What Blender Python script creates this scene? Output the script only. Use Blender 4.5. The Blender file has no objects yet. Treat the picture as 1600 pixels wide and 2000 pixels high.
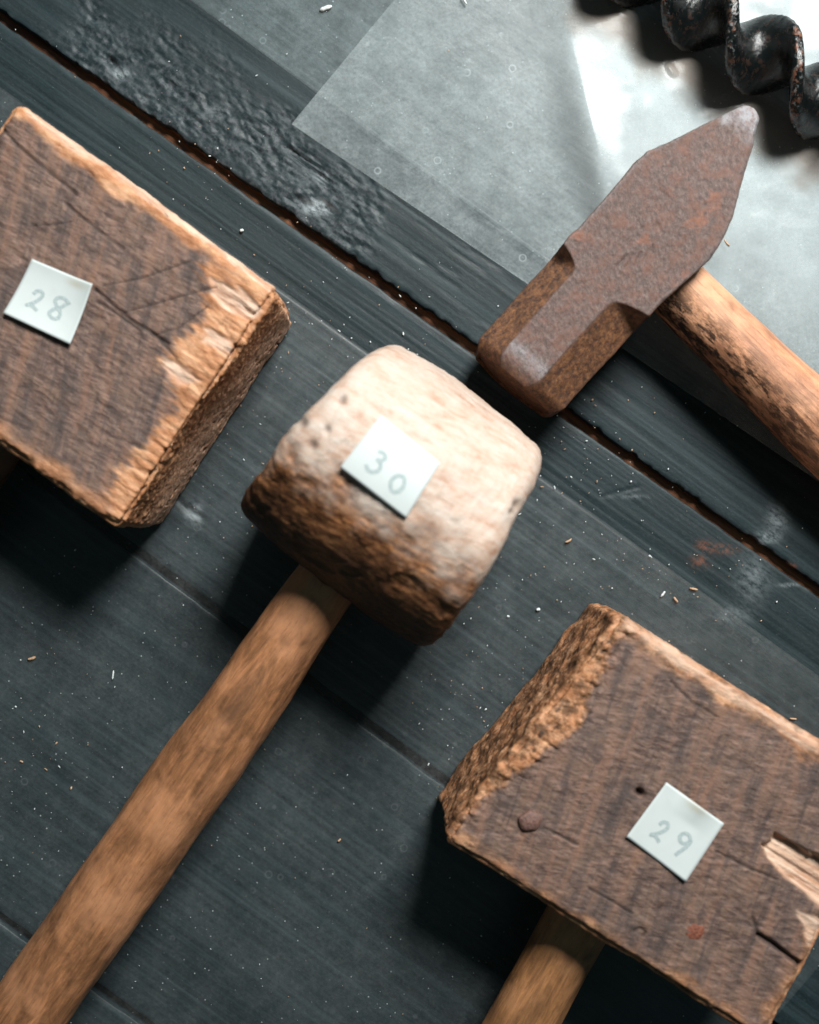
import bpy, math, random
import numpy as np
from mathutils import Vector, Matrix
R = math.radians
random.seed(7)
rng = np.random.default_rng(11)
scene = bpy.context.scene
col = scene.collection

# ------------------------------------------------------------------ camera, world, light
CAM_H = 0.55                      # camera height over the boards (m)
cam_d = bpy.data.cameras.new('camera')
cam = bpy.data.objects.new('camera', cam_d); col.objects.link(cam)
cam.location = (0, 0, CAM_H); cam.rotation_euler = (0, 0, 0)
cam_d.sensor_fit = 'VERTICAL'; cam_d.sensor_height = 24; cam_d.lens = 24*CAM_H/0.5
cam_d.clip_start = 0.01; cam_d.clip_end = 50
cam_d.dof.use_dof = True; cam_d.dof.focus_distance = CAM_H-0.020; cam_d.dof.aperture_fstop = 2.9
scene.camera = cam

w = bpy.data.worlds.new('World'); scene.world = w; w.use_nodes = True
bg = w.node_tree.nodes['Background']
bg.inputs['Color'].default_value = (0.50, 0.80, 0.84, 1); bg.inputs['Strength'].default_value = 0.075

ld = bpy.data.lights.new('window_light', 'AREA'); ld.shape = 'RECTANGLE'; ld.size = 0.40; ld.size_y = 0.36
ld.energy = 34; ld.color = (0.98, 1.0, 0.975)
lo = bpy.data.objects.new('window_light', ld); col.objects.link(lo)
lo.location = (0.41, 0.78, 0.98)
lo.rotation_euler = (Vector((0, 0, 0.03))-lo.location).to_track_quat('-Z', 'Y').to_euler()

vs = scene.view_settings; vs.view_transform = 'Standard'; vs.look = 'None'; vs.exposure = 0; vs.gamma = 1

# ------------------------------------------------------------------ helpers
MM = 0.001
def W(px, py, z=0.0):             # a spot of the photograph at height z -> metres
    k = (CAM_H-z)/CAM_H
    return ((px-800)*0.00025*k, (1000-py)*0.00025*k)
def PXY(P):                       # metres -> spot of the photograph, to lay out wear and cracks
    k = CAM_H/(CAM_H-P[:, 2])
    return np.stack([800+P[:, 0]*k/0.00025, 1000-P[:, 1]*k/0.00025], 1)
def smooth(a, b, x):
    t = np.clip((x-a)/(b-a), 0, 1); return t*t*(3-2*t)
_perm = np.random.default_rng(3).permutation(512)
_g = np.random.default_rng(5).normal(size=(512, 3)); _g /= np.linalg.norm(_g, axis=1)[:, None]
def perlin(p):
    i = np.floor(p).astype(np.int64); f = p-i; u = f*f*f*(f*(f*6-15)+10); r = 0
    for dx in (0, 1):
        for dy in (0, 1):
            for dz in (0, 1):
                h = _perm[(_perm[(_perm[(i[:, 0]+dx) & 511]+i[:, 1]+dy) & 511]+i[:, 2]+dz) & 511]
                d = f-np.array([dx, dy, dz])
                wgt = (u[:, 0] if dx else 1-u[:, 0])*(u[:, 1] if dy else 1-u[:, 1])*(u[:, 2] if dz else 1-u[:, 2])
                r = r+wgt*(d*_g[h]).sum(1)
    return r*1.5
def fbm(p, s, oct=4, off=0.0, gain=0.5):
    p = p*np.array(s)+off; r = 0; a = 1.0; t = 0
    for _ in range(oct):
        r = r+a*perlin(p); t += a; a *= gain; p = p*2.03+17.3
    return r/t*1.6
def seg_dist(q, pts):             # distance to a polyline
    d = np.full(len(q), 1e9)
    for a, b in zip(pts[:-1], pts[1:]):
        a = np.array(a, float); b = np.array(b, float); ab = b-a
        t = np.clip(((q-a)@ab)/(ab@ab), 0, 1)
        d = np.minimum(d, np.linalg.norm(q-(a+t[:, None]*ab), axis=1))
    return d
def inside(q, poly):
    n = len(poly); r = np.zeros(len(q), bool)
    for k in range(n):
        x1, y1 = poly[k]; x2, y2 = poly[(k+1) % n]
        c = ((y1 > q[:, 1]) != (y2 > q[:, 1]))
        xi = x1+(q[:, 1]-y1)*(x2-x1)/((y2-y1) if y2 != y1 else 1e-9)
        r ^= c & (q[:, 0] < xi)
    return r
def sdf(q, poly):                 # signed distance, negative inside
    d = seg_dist(q, list(poly)+[poly[0]]); return np.where(inside(q, poly), -d, d)

def mesh_obj(name, V, F, mat, parent=None, attrs=None, smooth_=True):
    me = bpy.data.meshes.new(name)
    V = np.asarray(V, np.float32)
    if isinstance(F, np.ndarray):
        me.vertices.add(len(V)); me.vertices.foreach_set('co', V.ravel())
        n, k = F.shape
        me.loops.add(n*k); me.loops.foreach_set('vertex_index', F.astype(np.int32).ravel())
        me.polygons.add(n); me.polygons.foreach_set('loop_start', np.arange(0, n*k, k, dtype=np.int32))
        me.polygons.foreach_set('loop_total', np.full(n, k, np.int32))
        me.update(calc_edges=True); me.validate()
    else:
        me.from_pydata([tuple(map(float, v)) for v in V], [], F)
    if smooth_: me.polygons.foreach_set('use_smooth', [True]*len(me.polygons))
    for k, v in (attrs or {}).items():
        a = me.attributes.new(k, 'FLOAT', 'POINT'); a.data.foreach_set('value', np.asarray(v, np.float32))
    if mat: me.materials.append(mat)
    o = bpy.data.objects.new(name, me); col.objects.link(o)
    if parent: o.parent = parent
    return o
def tag(o, label=None, cat=None, group=None, kind=None):
    if label: o['label'] = label
    if cat: o['category'] = cat
    if group: o['group'] = group
    if kind: o['kind'] = kind
    return o
def empty(name, x, y, rz=0, z=0.0):
    o = bpy.data.objects.new(name, None); col.objects.link(o); o.location = (x, y, z); o.rotation_euler = (0, 0, rz)
    o.empty_display_size = 0.02
    return o
def tolocal(P, x, y, rz, z=0.0):
    P = np.asarray(P, float)-np.array([x, y, z]); c, s = math.cos(-rz), math.sin(-rz)
    return np.stack([P[:, 0]*c-P[:, 1]*s, P[:, 0]*s+P[:, 1]*c, P[:, 2]], 1)
def toworld(P, x, y, rz, z=0.0):
    c, s = math.cos(rz), math.sin(rz)
    return np.stack([P[:, 0]*c-P[:, 1]*s+x, P[:, 0]*s+P[:, 1]*c+y, P[:, 2]+z], 1)
def grid_faces(nu, nv, closed_v=False):
    i = np.arange(nu-1)[:, None]; jn = nv if closed_v else nv-1
    j = np.arange(jn)[None, :]; j2 = (j+1) % nv
    return np.stack([i*nv+j, (i+1)*nv+j, (i+1)*nv+j2, i*nv+j2], -1).reshape(-1, 4)
def box_grid(nx, ny, nz):         # surface grid of a box in [-1,1]^3, shared vertices
    N = (nx, ny, nz); pts = []; fcs = []; off = 0
    for ax in range(3):
        a, b = (ax+1) % 3, (ax+2) % 3
        for side in (0, 1):
            A, B = np.meshgrid(np.arange(N[a]+1), np.arange(N[b]+1), indexing='ij')
            p = np.zeros((A.size, 3), int); p[:, a] = A.ravel(); p[:, b] = B.ravel(); p[:, ax] = N[ax]*side
            f = grid_faces(N[a]+1, N[b]+1)
            if side == 0: f = f[:, ::-1]
            pts.append(p); fcs.append(f+off); off += len(p)
    p = np.concatenate(pts); f = np.concatenate(fcs)
    key = (p[:, 0]*4096+p[:, 1])*4096+p[:, 2]
    _, idx, inv = np.unique(key, return_index=True, return_inverse=True)
    return p[idx]/np.array(N)*2.0-1, inv.ravel()[f]
def rounded(P, half, r):
    half = np.array(half); p = P*half; inn = np.clip(p, -(half-r), half-r); d = p-inn
    n = d/np.linalg.norm(d, axis=1)[:, None]
    return inn+n*r, n

# ------------------------------------------------------------------ shader helpers
class Mat:
    def __init__(s, name):
        s.m = bpy.data.materials.new(name); s.m.use_nodes = True; s.t = s.m.node_tree
        s.t.nodes.clear(); s.out = s.t.nodes.new('ShaderNodeOutputMaterial'); s.co = s.n('ShaderNodeTexCoord').outputs['Object']
    def n(s, ty, **kw):
        nd = s.t.nodes.new(ty)
        for k, v in kw.items(): setattr(nd, k, v)
        return nd
    def put(s, sock, v):
        if isinstance(v, bpy.types.NodeSocket): s.t.links.new(v, sock)
        elif v is not None:
            if isinstance(v, (tuple, list)) and len(v) == 3 and sock.type == 'RGBA': v = (*v, 1)
            sock.default_value = v
    def map(s, sc=(1, 1, 1), rot=(0, 0, 0), loc=(0, 0, 0), src=None):
        nd = s.n('ShaderNodeMapping'); s.put(nd.inputs['Vector'], src or s.co)
        nd.inputs['Scale'].default_value = sc; nd.inputs['Rotation'].default_value = rot; nd.inputs['Location'].default_value = loc
        return nd.outputs[0]
    def noise(s, scale, det=5, rough=0.55, sc=(1, 1, 1), dist=0, rot=(0, 0, 0), loc=(0, 0, 0)):
        nd = s.n('ShaderNodeTexNoise'); s.put(nd.inputs['Vector'], s.map(sc, (0, 0, 0), loc, src=s.map((1, 1, 1), rot) if any(rot) else None))
        nd.inputs['Scale'].default_value = scale; nd.inputs['Detail'].default_value = det
        nd.inputs['Roughness'].default_value = rough; nd.inputs['Distortion'].default_value = dist
        return nd.outputs['Fac']
    def voro(s, scale, feature='F1', sc=(1, 1, 1), rand=1.0, loc=(0, 0, 0)):
        nd = s.n('ShaderNodeTexVoronoi', feature=feature); s.put(nd.inputs['Vector'], s.map(sc, loc=loc))
        nd.inputs['Scale'].default_value = scale; nd.inputs['Randomness'].default_value = rand
        return nd
    def ramp(s, f, *st, interp='LINEAR'):
        nd = s.n('ShaderNodeValToRGB'); s.put(nd.inputs[0], f); nd.color_ramp.interpolation = interp
        e = nd.color_ramp.elements
        while len(e) < len(st): e.new(0.5)
        for k, (p, c) in enumerate(st):
            e[k].position = p; e[k].color = (*c, 1) if isinstance(c, tuple) else (c, c, c, 1)
        return nd.outputs[0]
    def mix(s, f, a, b, mode='MIX'):
        nd = s.n('ShaderNodeMixRGB', blend_type=mode)
        s.put(nd.inputs[0], f); s.put(nd.inputs[1], a); s.put(nd.inputs[2], b); return nd.outputs[0]
    def math(s, op, a, b=None, clamp=False):
        nd = s.n('ShaderNodeMath', operation=op, use_clamp=clamp)
        s.put(nd.inputs[0], a)
        if b is not None: s.put(nd.inputs[1], b)
        return nd.outputs[0]
    def attr(s, name): return s.n('ShaderNodeAttribute', attribute_name=name).outputs['Fac']
    def bump(s, h, dist, strength=1.0, normal=None):
        nd = s.n('ShaderNodeBump'); s.put(nd.inputs['Height'], h); nd.inputs['Distance'].default_value = dist
        nd.inputs['Strength'].default_value = strength
        if normal: s.put(nd.inputs['Normal'], normal)
        return nd.outputs[0]
    def pbr(s, color, rough, normal=None, metal=0.0, spec=0.5, sss=None, coat=None):
        b = s.n('ShaderNodeBsdfPrincipled')
        s.put(b.inputs['Base Color'], color); s.put(b.inputs['Roughness'], rough); s.put(b.inputs['Metallic'], metal)
        s.put(b.inputs['Specular IOR Level'], spec)
        if normal: s.put(b.inputs['Normal'], normal)
        if coat: b.inputs['Coat Weight'].default_value = coat[0]; b.inputs['Coat Roughness'].default_value = coat[1]
        return b.outputs[0]
    def done(s, sh): s.put(s.out.inputs['Surface'], sh); return s.m

def plank_paint():
    m = Mat('dark_board_paint')
    rough = m.attr('rough'); scuff = m.attr('scuff'); rust_brown = m.attr('rust_brown')
    big = m.noise(9, 4, sc=(1, 2.2, 1)); grain = m.noise(60, 6, .65, sc=(.06, 7, 1), dist=.4)
    fine = m.noise(900, 4, .75, sc=(.5, 1, 1)); speck = m.noise(1500, 2, .6)
    c = m.ramp(big, (.3, (.0055, .0120, .0142)), (.55, (.0085, .0170, .0200)), (.75, (.016, .026, .030)))
    c = m.mix(m.ramp(grain, (.45, 0.), (.72, .8)), c, (.022, .039, .044))
    gb = m.noise(210, 3, .6, sc=(.03, 1, 1), dist=.25)
    c = m.mix(m.ramp(gb, (.40, .55), (.50, 0.)), c, (.005, .011, .013))
    c = m.mix(m.ramp(gb, (.54, 0.), (.66, .3)), c, (.036, .054, .060))
    c = m.mix(m.ramp(fine, (.5, 0.), (.78, .6)), c, (.034, .050, .056))
    c = m.mix(m.math('MULTIPLY', rough, m.ramp(m.noise(330, 5, .7), (.46, 0.), (.68, .85))), c, (.070, .078, .088))
    c = m.mix(m.math('MULTIPLY', m.ramp(speck, (.73, 0.), (.79, .8)), m.ramp(m.noise(40, 2), (.4, .1), (.6, 1.))), c, (.33, .35, .36))
    c = m.mix(m.math('MULTIPLY', scuff, m.ramp(m.noise(420, 4, .7, sc=(.5, 1, 1)), (.36, 0.), (.6, 1.))), c, (.34, .38, .40))
    c = m.mix(m.math('MULTIPLY', rust_brown, m.ramp(m.noise(300, 4, .7), (.40, 0.), (.6, 1.))), c, (.20, .07, .035))
    h = m.mix(.5, grain, fine)
    h = m.math('ADD', h, m.math('MULTIPLY', rough, m.noise(420, 5, .7)))
    ro = m.ramp(m.noise(120, 4, sc=(.4, 1, 1)), (.3, .42), (.7, .60))
    return m.done(m.pbr(c, ro, m.bump(h, .00035, .5), spec=.29))

def raw_gap_wood():
    m = Mat('bare_tongue_wood')
    g = m.noise(120, 5, .6, sc=(.08, 3, 3))
    return m.done(m.pbr(m.ramp(g, (.3, (.030, .010, .004)), (.5, (.17, .058, .022)), (.75, (.34, .14, .06))), .7, m.bump(g, .0006)))

def block_wood(kind):
    m = Mat('weathered_mallet_wood_'+kind)
    warm = m.attr('warm'); pale = m.attr('pale'); crack_shade = m.attr('crack_shade')
    if kind == 'streaky': rot, sx, brot = (0, 0, R(-8)), (.28, 1, 1), (0, 0, R(-112))
    else: rot, sx, brot = (0, 0, R(-22)), (.30, 1, 1), (0, 0, R(-103))
    s1 = m.noise(520, 6, .72, sc=sx, rot=rot, dist=.35)
    s2 = m.noise(150, 5, .65, sc=sx, rot=rot); blot = m.noise(55, 5, .65); fine = m.noise(1100, 3, .7, sc=(.35, 1, 1))
    band = m.noise(170, 5, .68, sc=(.13, 1, 1), rot=brot, dist=.3)
    c = m.ramp(s1, (.34, (.056, .036, .030)), (.5, (.140, .085, .067)), (.66, (.275, .172, .134)))
    c = m.mix(m.ramp(s2, (.46, 0.), (.66, .6)), c, (.215, .130, .092))
    c = m.mix(m.ramp(blot, (.46, 0.), (.68, .65)), c, (.088, .068, .062))
    c = m.mix(m.ramp(band, (.50, 0.), (.66, .62)), c, (.26, .135, .088))
    c = m.mix(m.ramp(band, (.34, .72), (.48, 0.)), c, (.060, .044, .042))
    wc = m.ramp(m.noise(210, 6, .7, sc=(.3, 1, 1)), (.3, (.22, .080, .030)), (.48, (.46, .205, .095)), (.66, (.68, .38, .22)))
    wc = m.mix(m.ramp(m.noise(90, 5, .7), (.56, 0.), (.74, .7)), wc, (.13, .062, .028))
    if kind == 'cross': wc = m.mix(m.ramp(m.noise(140, 5, .75, loc=(1, 2, 3)), (.44, 0.), (.60, .85)), wc, (.085, .042, .020))
    wm = m.math('MULTIPLY', warm, 1.0)
    c = m.mix(wm, c, wc)
    pc = m.ramp(m.noise(300, 4, .6, sc=(.12, 1.4, 1.4)), (.35, (.44, .235, .145)), (.62, (.70, .50, .38)))
    c = m.mix(pale, c, pc)
    c = m.mix(crack_shade, c, (.016, .010, .008))
    h = m.math('ADD', m.math('ADD', s1, m.math('MULTIPLY', fine, .5)), m.math('MULTIPLY', s2, .6))
    return m.done(m.pbr(c, m.ramp(blot, (.3, .5), (.7, .72)), m.bump(h, .0009, .65), spec=.32))

def endgrain_like():
    m = Mat('worn_round_mallet_wood')
    grime_shade = m.attr('grime_shade'); crack_shade = m.attr('crack_shade')
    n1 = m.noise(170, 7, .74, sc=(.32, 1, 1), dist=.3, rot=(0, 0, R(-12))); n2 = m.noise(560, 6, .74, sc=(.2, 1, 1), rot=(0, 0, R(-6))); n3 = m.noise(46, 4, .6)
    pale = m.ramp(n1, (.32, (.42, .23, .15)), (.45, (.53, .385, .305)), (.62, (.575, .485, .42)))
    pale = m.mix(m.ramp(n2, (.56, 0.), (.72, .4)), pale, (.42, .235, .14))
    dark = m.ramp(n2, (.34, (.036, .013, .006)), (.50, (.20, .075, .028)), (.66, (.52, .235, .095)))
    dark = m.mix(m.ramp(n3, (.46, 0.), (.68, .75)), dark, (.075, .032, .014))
    c = m.mix(m.math('MULTIPLY', grime_shade, 1.0, True), pale, dark)  # dark tone holds both grime and painted shade of the handle side
    c = m.mix(crack_shade, c, (.03, .014, .008))
    h = m.math('ADD', n1, m.math('MULTIPLY', n2, .8))
    return m.done(m.pbr(c, m.ramp(n3, (.3, .42), (.7, .62)), m.bump(h, .0007, .55), spec=.4))

def handle_wood(name, tone, dark=.5, sc=(1, .07, 1)):
    m = Mat(name)
    a = m.noise(420, 7, .74, sc=(1, .07, 1), dist=.3); b = m.noise(85, 7, .76, sc=(1, .45, 1), dist=.8); f = m.noise(1100, 4, .75, sc=(1, .08, 1))
    stain = m.attr('stain')
    t = np.array(tone)
    c = m.ramp(a, (.3, tuple(t*.45)), (.5, tuple(t)), (.7, tuple(np.minimum(t*1.65, .85))))
    c = m.mix(m.ramp(b, (.40, 0.), (.64, dark)), c, tuple(t*.22))
    c = m.mix(m.ramp(m.noise(33, 4, .6), (.44, 0.), (.66, .75)), c, tuple(np.minimum(t*1.55+.03, .8)))
    c = m.mix(m.ramp(f, (.56, 0.), (.68, .6)), c, tuple(t*.35))
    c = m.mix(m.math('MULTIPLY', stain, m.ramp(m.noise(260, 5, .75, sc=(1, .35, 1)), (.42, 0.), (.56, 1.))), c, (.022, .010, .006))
    h = m.math('ADD', a, m.math('MULTIPLY', f, .5))
    return m.done(m.pbr(c, m.ramp(b, (.3, .38), (.7, .58)), m.bump(h, .0006, .6), spec=.45))

def rusty_iron():
    m = Mat('rusty_forged_iron')
    ch = m.attr('chamfer'); worn = m.attr('worn')
    n1 = m.noise(140, 6, .7); n2 = m.noise(620, 7, .82, sc=(1, .6, 1), rot=(0, 0, R(35))); n3 = m.noise(50, 4, .6, loc=(3, 1, 0))
    c = m.ramp(n2, (.36, (.050, .030, .026)), (.5, (.108, .066, .055)), (.64, (.185, .124, .108)))
    c = m.mix(m.ramp(n1, (.46, 0.), (.64, .62)), c, (.185, .080, .052))
    c = m.mix(m.ramp(n3, (.60, 0.), (.70, .85)), c, (.27, .095, .048))
    rc = m.ramp(m.noise(380, 7, .78), (.36, (.022, .011, .008)), (.50, (.125, .052, .023)), (.68, (.31, .135, .052)))
    c = m.mix(m.math('MULTIPLY', ch, m.ramp(n2, (.25, .62), (.6, 1.))), c, rc)
    c = m.mix(m.math('MULTIPLY', worn, m.ramp(n2, (.34, .2), (.55, 1.))), c, (.32, .31, .325))
    h = m.math('ADD', n2, m.math('MULTIPLY', n1, .8))
    return m.done(m.pbr(c, m.ramp(n1, (.3, .42), (.7, .66)), m.bump(h, .0009, .62), metal=m.math('MULTIPLY', worn, .45), spec=.5))

def black_iron():
    m = Mat('blackened_auger_iron')
    rim = m.attr('rim')
    n1 = m.noise(260, 6, .72); n2 = m.noise(900, 4, .7)
    c = m.ramp(n2, (.35, (.002, .003, .003)), (.65, (.006, .008, .008)))
    k = m.math('MULTIPLY', m.math('ADD', m.math('MULTIPLY', rim, .9), .12), m.ramp(n1, (.53, 0.), (.62, .85)))
    c = m.mix(k, c, (.20, .080, .045))
    c = m.mix(m.math('MULTIPLY', rim, m.ramp(m.noise(420, 4, .7, loc=(2, 2, 2)), (.56, 0.), (.66, .7))), c, (.20, .22, .22))
    return m.done(m.pbr(c, m.ramp(n1, (.35, .14), (.7, .36)), m.bump(m.math('ADD', n1, m.math('MULTIPLY', n2, .4)), .0007, .5), spec=.5))

def film(name, haze, spec, rough, tint=(.80, .83, .83), extra=False):
    m = Mat(name)
    big = m.noise(22, 5, .65); fine = m.noise(700, 4, .7); mid = m.noise(120, 5, .7)
    v = m.voro(62); ring = m.ramp(v.outputs['Distance'], (.075, 0.), (.095, 1.), (.11, 1.), (.135, 0.))
    keep = m.ramp(m.noise(52, 1, loc=(5, 2, 1)), (.44, 0.), (.50, 1.))
    ring = m.math('MULTIPLY', ring, keep)
    v2 = m.voro(240, loc=(1, 3, 0)); dot = m.math('MULTIPLY', m.ramp(v2.outputs['Distance'], (.06, 1.), (.10, 0.)), m.ramp(m.noise(90, 2), (.46, 0.), (.56, 1.)))
    f = m.ramp(big, (.34, haze*.5), (.66, haze*1.5))
    f = m.math('MULTIPLY', f, m.ramp(mid, (.3, .70), (.7, 1.3)))
    f = m.math('MULTIPLY', f, m.ramp(fine, (.3, .6), (.75, 1.5)))
    f = m.math('ADD', f, m.math('MULTIPLY', ring, min(.11, haze*1.2))); f = m.math('ADD', f, m.math('MULTIPLY', dot, .22))
    if extra: f = m.math('ADD', f, m.math('MULTIPLY', m.attr('milky'), .26), True)
    tr = m.n('ShaderNodeBsdfTransparent').outputs[0]
    df = m.n('ShaderNodeBsdfDiffuse'); df.inputs['Color'].default_value = (*tint, 1)
    if extra: m.put(df.inputs['Color'], m.mix(m.attr('rust_brown'), (*tint, 1), (.34, .235, .17, 1)))
    a = m.n('ShaderNodeMixShader'); m.put(a.inputs[0], f); m.put(a.inputs[1], tr); m.put(a.inputs[2], df.outputs[0])
    gl = m.n('ShaderNodeBsdfGlossy'); gl.inputs['Color'].default_value = (1, 1, 1, 1)
    m.put(gl.inputs['Roughness'], m.ramp(mid, (.3, rough*.8), (.7, rough*1.3)))
    m.put(gl.inputs['Normal'], m.bump(m.math('ADD', mid, m.math('MULTIPLY', fine, .3)), .00015, .4))
    b = m.n('ShaderNodeMixShader'); m.put(b.inputs[0], m.math('MULTIPLY', m.ramp(mid, (.3, .9), (.7, 1.)), spec)); m.put(b.inputs[1], a.outputs[0]); m.put(b.inputs[2], gl.outputs[0])
    return m.done(b.outputs[0])

def simple(name, c1, c2, scale, rough=.7, bump=.0003):
    m = Mat(name); n = m.noise(scale, 4, .6)
    return m.done(m.pbr(m.ramp(n, (.35, c1), (.65, c2)), rough, m.bump(n, bump)))

GROOVE = simple('near_black_groove', (.004, .006, .007), (.010, .014, .015), 300, .85)  # near-black tone for the tongues in the two lower gaps
PLANK = plank_paint(); RAW = raw_gap_wood()
PAPER = Mat('label_paper')
_n = PAPER.noise(60, 3); _c = PAPER.ramp(_n, (.3, (.53, .575, .57)), (.7, (.58, .62, .615)))
_c = PAPER.mix(PAPER.ramp(PAPER.noise(170, 5, .7), (.55, 0.), (.8, .3)), _c, (.47, .48, .45))
_c = PAPER.mix(PAPER.attr('dirt'), _c, (.44, .42, .34)); PAPER = PAPER.done(PAPER.pbr(_c, .6))
INK = simple('faded_pen', (.33, .40, .40), (.40, .46, .46), 900, .7)

# ------------------------------------------------------------------ the boards
TH = R(-36)
table = tag(empty('tabletop', 0, 0, TH), 'dark painted wooden boards with narrow gaps under all the tools', None, kind='structure')
def gap_line(k):                  # local y of each gap as a function of local x
    return {0: lambda x: .268+0*x, 1: lambda x: .0834+.0156*x-.000*x, 2: lambda x: -.0952-.0124*x, 3: lambda x: -.278+.0*x, 4: lambda x: -.46+0*x, -1: lambda x: .45+0*x}[k]
SCUFF = [((236, 142), 15, 11, 1.), ((618, 404), 26, 15, .9), ((1518, 1015), 20, 26, .5), ((1496, 1050), 22, 11, .45), ((1470, 1130), 30, 40, .30),
         ((378, 998), 16, 20, .6), ((620, 345), 30, 12, .25), ((1235, 970), 30, 4, .3), ((1540, 1143), 16, 3, .6), ((425, 215), 20, 14, .3), ((1430, 1200), 40, 16, .22)]
RUSTS = [((1375, 1066), 14, 10, .7), ((1412, 1072), 26, 9, .55), ((1368, 1096), 16, 11, .6), ((1540, 1106), 12, 6, 1.)]
def plank(ku, kl, L0, L1, step, seed, ystep=.0008):
    gu, gl = gap_line(ku), gap_line(kl); GW = {1: .0025, 2: .0024, 3: .0024}
    nx = int((L1-L0)/step); xs = np.linspace(L0, L1, nx)
    wid = .18; ny = int(wid/ystep); t = np.linspace(0, 1, ny)
    e = .0004                     # eased edge
    prof_s = np.concatenate([[0, 0, 0, 0], t*(1-2*e/wid)+e/wid, [1, 1, 1, 1]])
    prof_z = np.concatenate([[-.021, -.012, -.005, -.0006], np.zeros(ny), [-.0006, -.005, -.012, -.021]])
    ey = np.minimum(t, 1-t)*wid; prof_z[4:4+ny] = -.0003*np.exp(-(ey/.0008))
    X = np.repeat(xs, len(prof_s)); S = np.tile(prof_s, nx); Z = np.tile(prof_z, nx)
    y0 = gl(X)+GW.get(kl, .002); y1 = gu(X)-GW.get(ku, .002)
    P0 = np.stack([X, X*0, X*0+seed], 1)
    wob = np.where(S < .5, 1, -1)*np.maximum(fbm(P0, (70, 1, 1), 4), -.35)*.0006*np.exp(-np.minimum(S, 1-S)*wid/.006)
    if ku == 0: wob += np.exp(-np.minimum(S, 1)*wid/.008)*np.where(S < .5, 1, 0)*np.maximum(fbm(P0, (150, 1, 1), 3), 0)*.0018
    Y = y0+(y1-y0)*S+wob
    P = np.stack([X, Y, Z], 1)
    Wd = toworld(P, 0, 0, TH); q = PXY(Wd)
    top = smooth(-.004, -.0004, Z)
    n = fbm(P+seed, (14, 900, 1), 2)*.00006+fbm(P+seed, (3, 120, 1), 3)*.00022+fbm(P, (8, 14, 1), 3)*.0003
    rough = np.zeros(len(P)); scuff = np.zeros(len(P)); rust_brown = np.zeros(len(P))
    if ku == 0:
        d = seg_dist(q, [(200, 120), (330, 190), (450, 260), (560, 330), (650, 420)])
        rough = smooth(150, 20, d+55*fbm(P, (40, 60, 1), 3))
        big = fbm(P, (110, 240, 1), 4, 3.1); lump = np.abs(fbm(P, (260, 420, 1), 4, 9.2))
        n += rough*(big*.0006-lump*.00030+smooth(.10, .16, fbm(P, (150, 330, 1), 4, 1.4))*.00045-smooth(.30, .36, fbm(P, (130, 300, 1), 4, 6.4))*.0006)
        # splinters, dent and knot hollows
        n -= .0022*np.exp(-(seg_dist(q, [(215, 118), (238, 150)])/9)**2)
        n -= .0016*np.exp(-(seg_dist(q, [(575, 300), (640, 350)])/14)**2)*(1+.6*np.sin(P[:, 1]*5200))
        n -= .0018*np.exp(-(seg_dist(q, [(590, 395), (650, 415)])/13)**2)*(1+.5*fbm(P, (300, 900, 1), 3))
        for k in range(26):       # tear-out streaks near the hammer
            cx, cy = random.uniform(640, 960), random.uniform(420, 640); L = random.uniform(20, 90)
            n -= .00014*np.exp(-(seg_dist(q, [(cx, cy), (cx+L*.86, cy+L*.5)])/random.uniform(2.5, 6))**2)
    if kl in (1,): pass
    if ku == 1:                   # weathered growth lines stand out
        g = fbm(P+5, (2.5, 420, 1), 2); lines = smooth(.0, .45, fbm(P+5, (9, 9, 1), 2)+.25)
        n += (np.abs(np.sin((P[:, 1]+.0022*fbm(P, (6, 20, 1), 2))*1750))**.6-.6)*.00010*lines+g*.00012
        n -= .0016*np.exp(-(seg_dist(q, [(345, 975), (372, 1000), (395, 1012)])/7)**2)
        n -= .0005*np.exp(-(seg_dist(q, [(1175, 970), (1250, 950)])/2)**2)
    if ku == 2:
        lines = smooth(.0, .5, fbm(P+15, (9, 9, 1), 2)+.2)
        n += (np.abs(np.sin((P[:, 1]+.004*fbm(P, (5, 12, 1), 2))*700))**.5-.6)*.00028*lines
    for (c, sx, sy, a) in SCUFF:
        v = q-np.array(c); scuff += a*np.exp(-((v[:, 0]/sx)**2+(v[:, 1]/sy)**2))
    for (c, sx, sy, a) in RUSTS:
        v = q-np.array(c); rust_brown += a*np.exp(-((v[:, 0]/sx)**2+(v[:, 1]/sy)**2))
    edge = np.exp(-(np.minimum(S, 1-S)*wid/.0012))
    scuff += edge*smooth(.1, .6, fbm(P, (60, 40, 1), 3))*.15*top
    P[:, 2] += n*top-.0002
    F = grid_faces(nx, len(prof_s))
    o = mesh_obj('plank', P, F[:, ::-1], PLANK, table, dict(rough=rough, scuff=np.clip(scuff, 0, 1), rust_brown=np.clip(rust_brown, 0, 1)))
    return o
def tongue(kk, parent, depth, off, x0=-.42, x1=.42, mat=None):
    g = gap_line(kk); nx = 160; xs = np.linspace(x0, x1, nx)
    prof = np.array([(-.009, -.020), (-.009, depth-.0012), (-.0025, depth-.0008), (-.0006, depth), (.0012, depth), (.003, depth-.0008), (.009, depth-.0012), (.009, -.020)])
    X = np.repeat(xs, 8); y = np.tile(prof[:, 0], nx)+g(X)+off; z = np.tile(prof[:, 1], nx)
    P = np.stack([X, y, z], 1); z2 = fbm(P, (60, 300, 1), 3)*.0012
    P[:, 2] += np.where(np.tile(prof[:, 1], nx) > -.015, z2, 0)
    return mesh_obj('tongue', P, grid_faces(nx, 8)[:, ::-1], mat or RAW, parent)
pA = plank(-1, 0, -.42, .42, .004, 1.3, .003)
pB = plank(0, 1, -.40, .40, .0011, 5.7)
pC = plank(1, 2, -.38, .38, .0011, 9.9)
pD = plank(2, 3, -.38, .38, .0011, 14.2)
pE = plank(3, 4, -.42, .42, .003, 21.2, .002)
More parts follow.
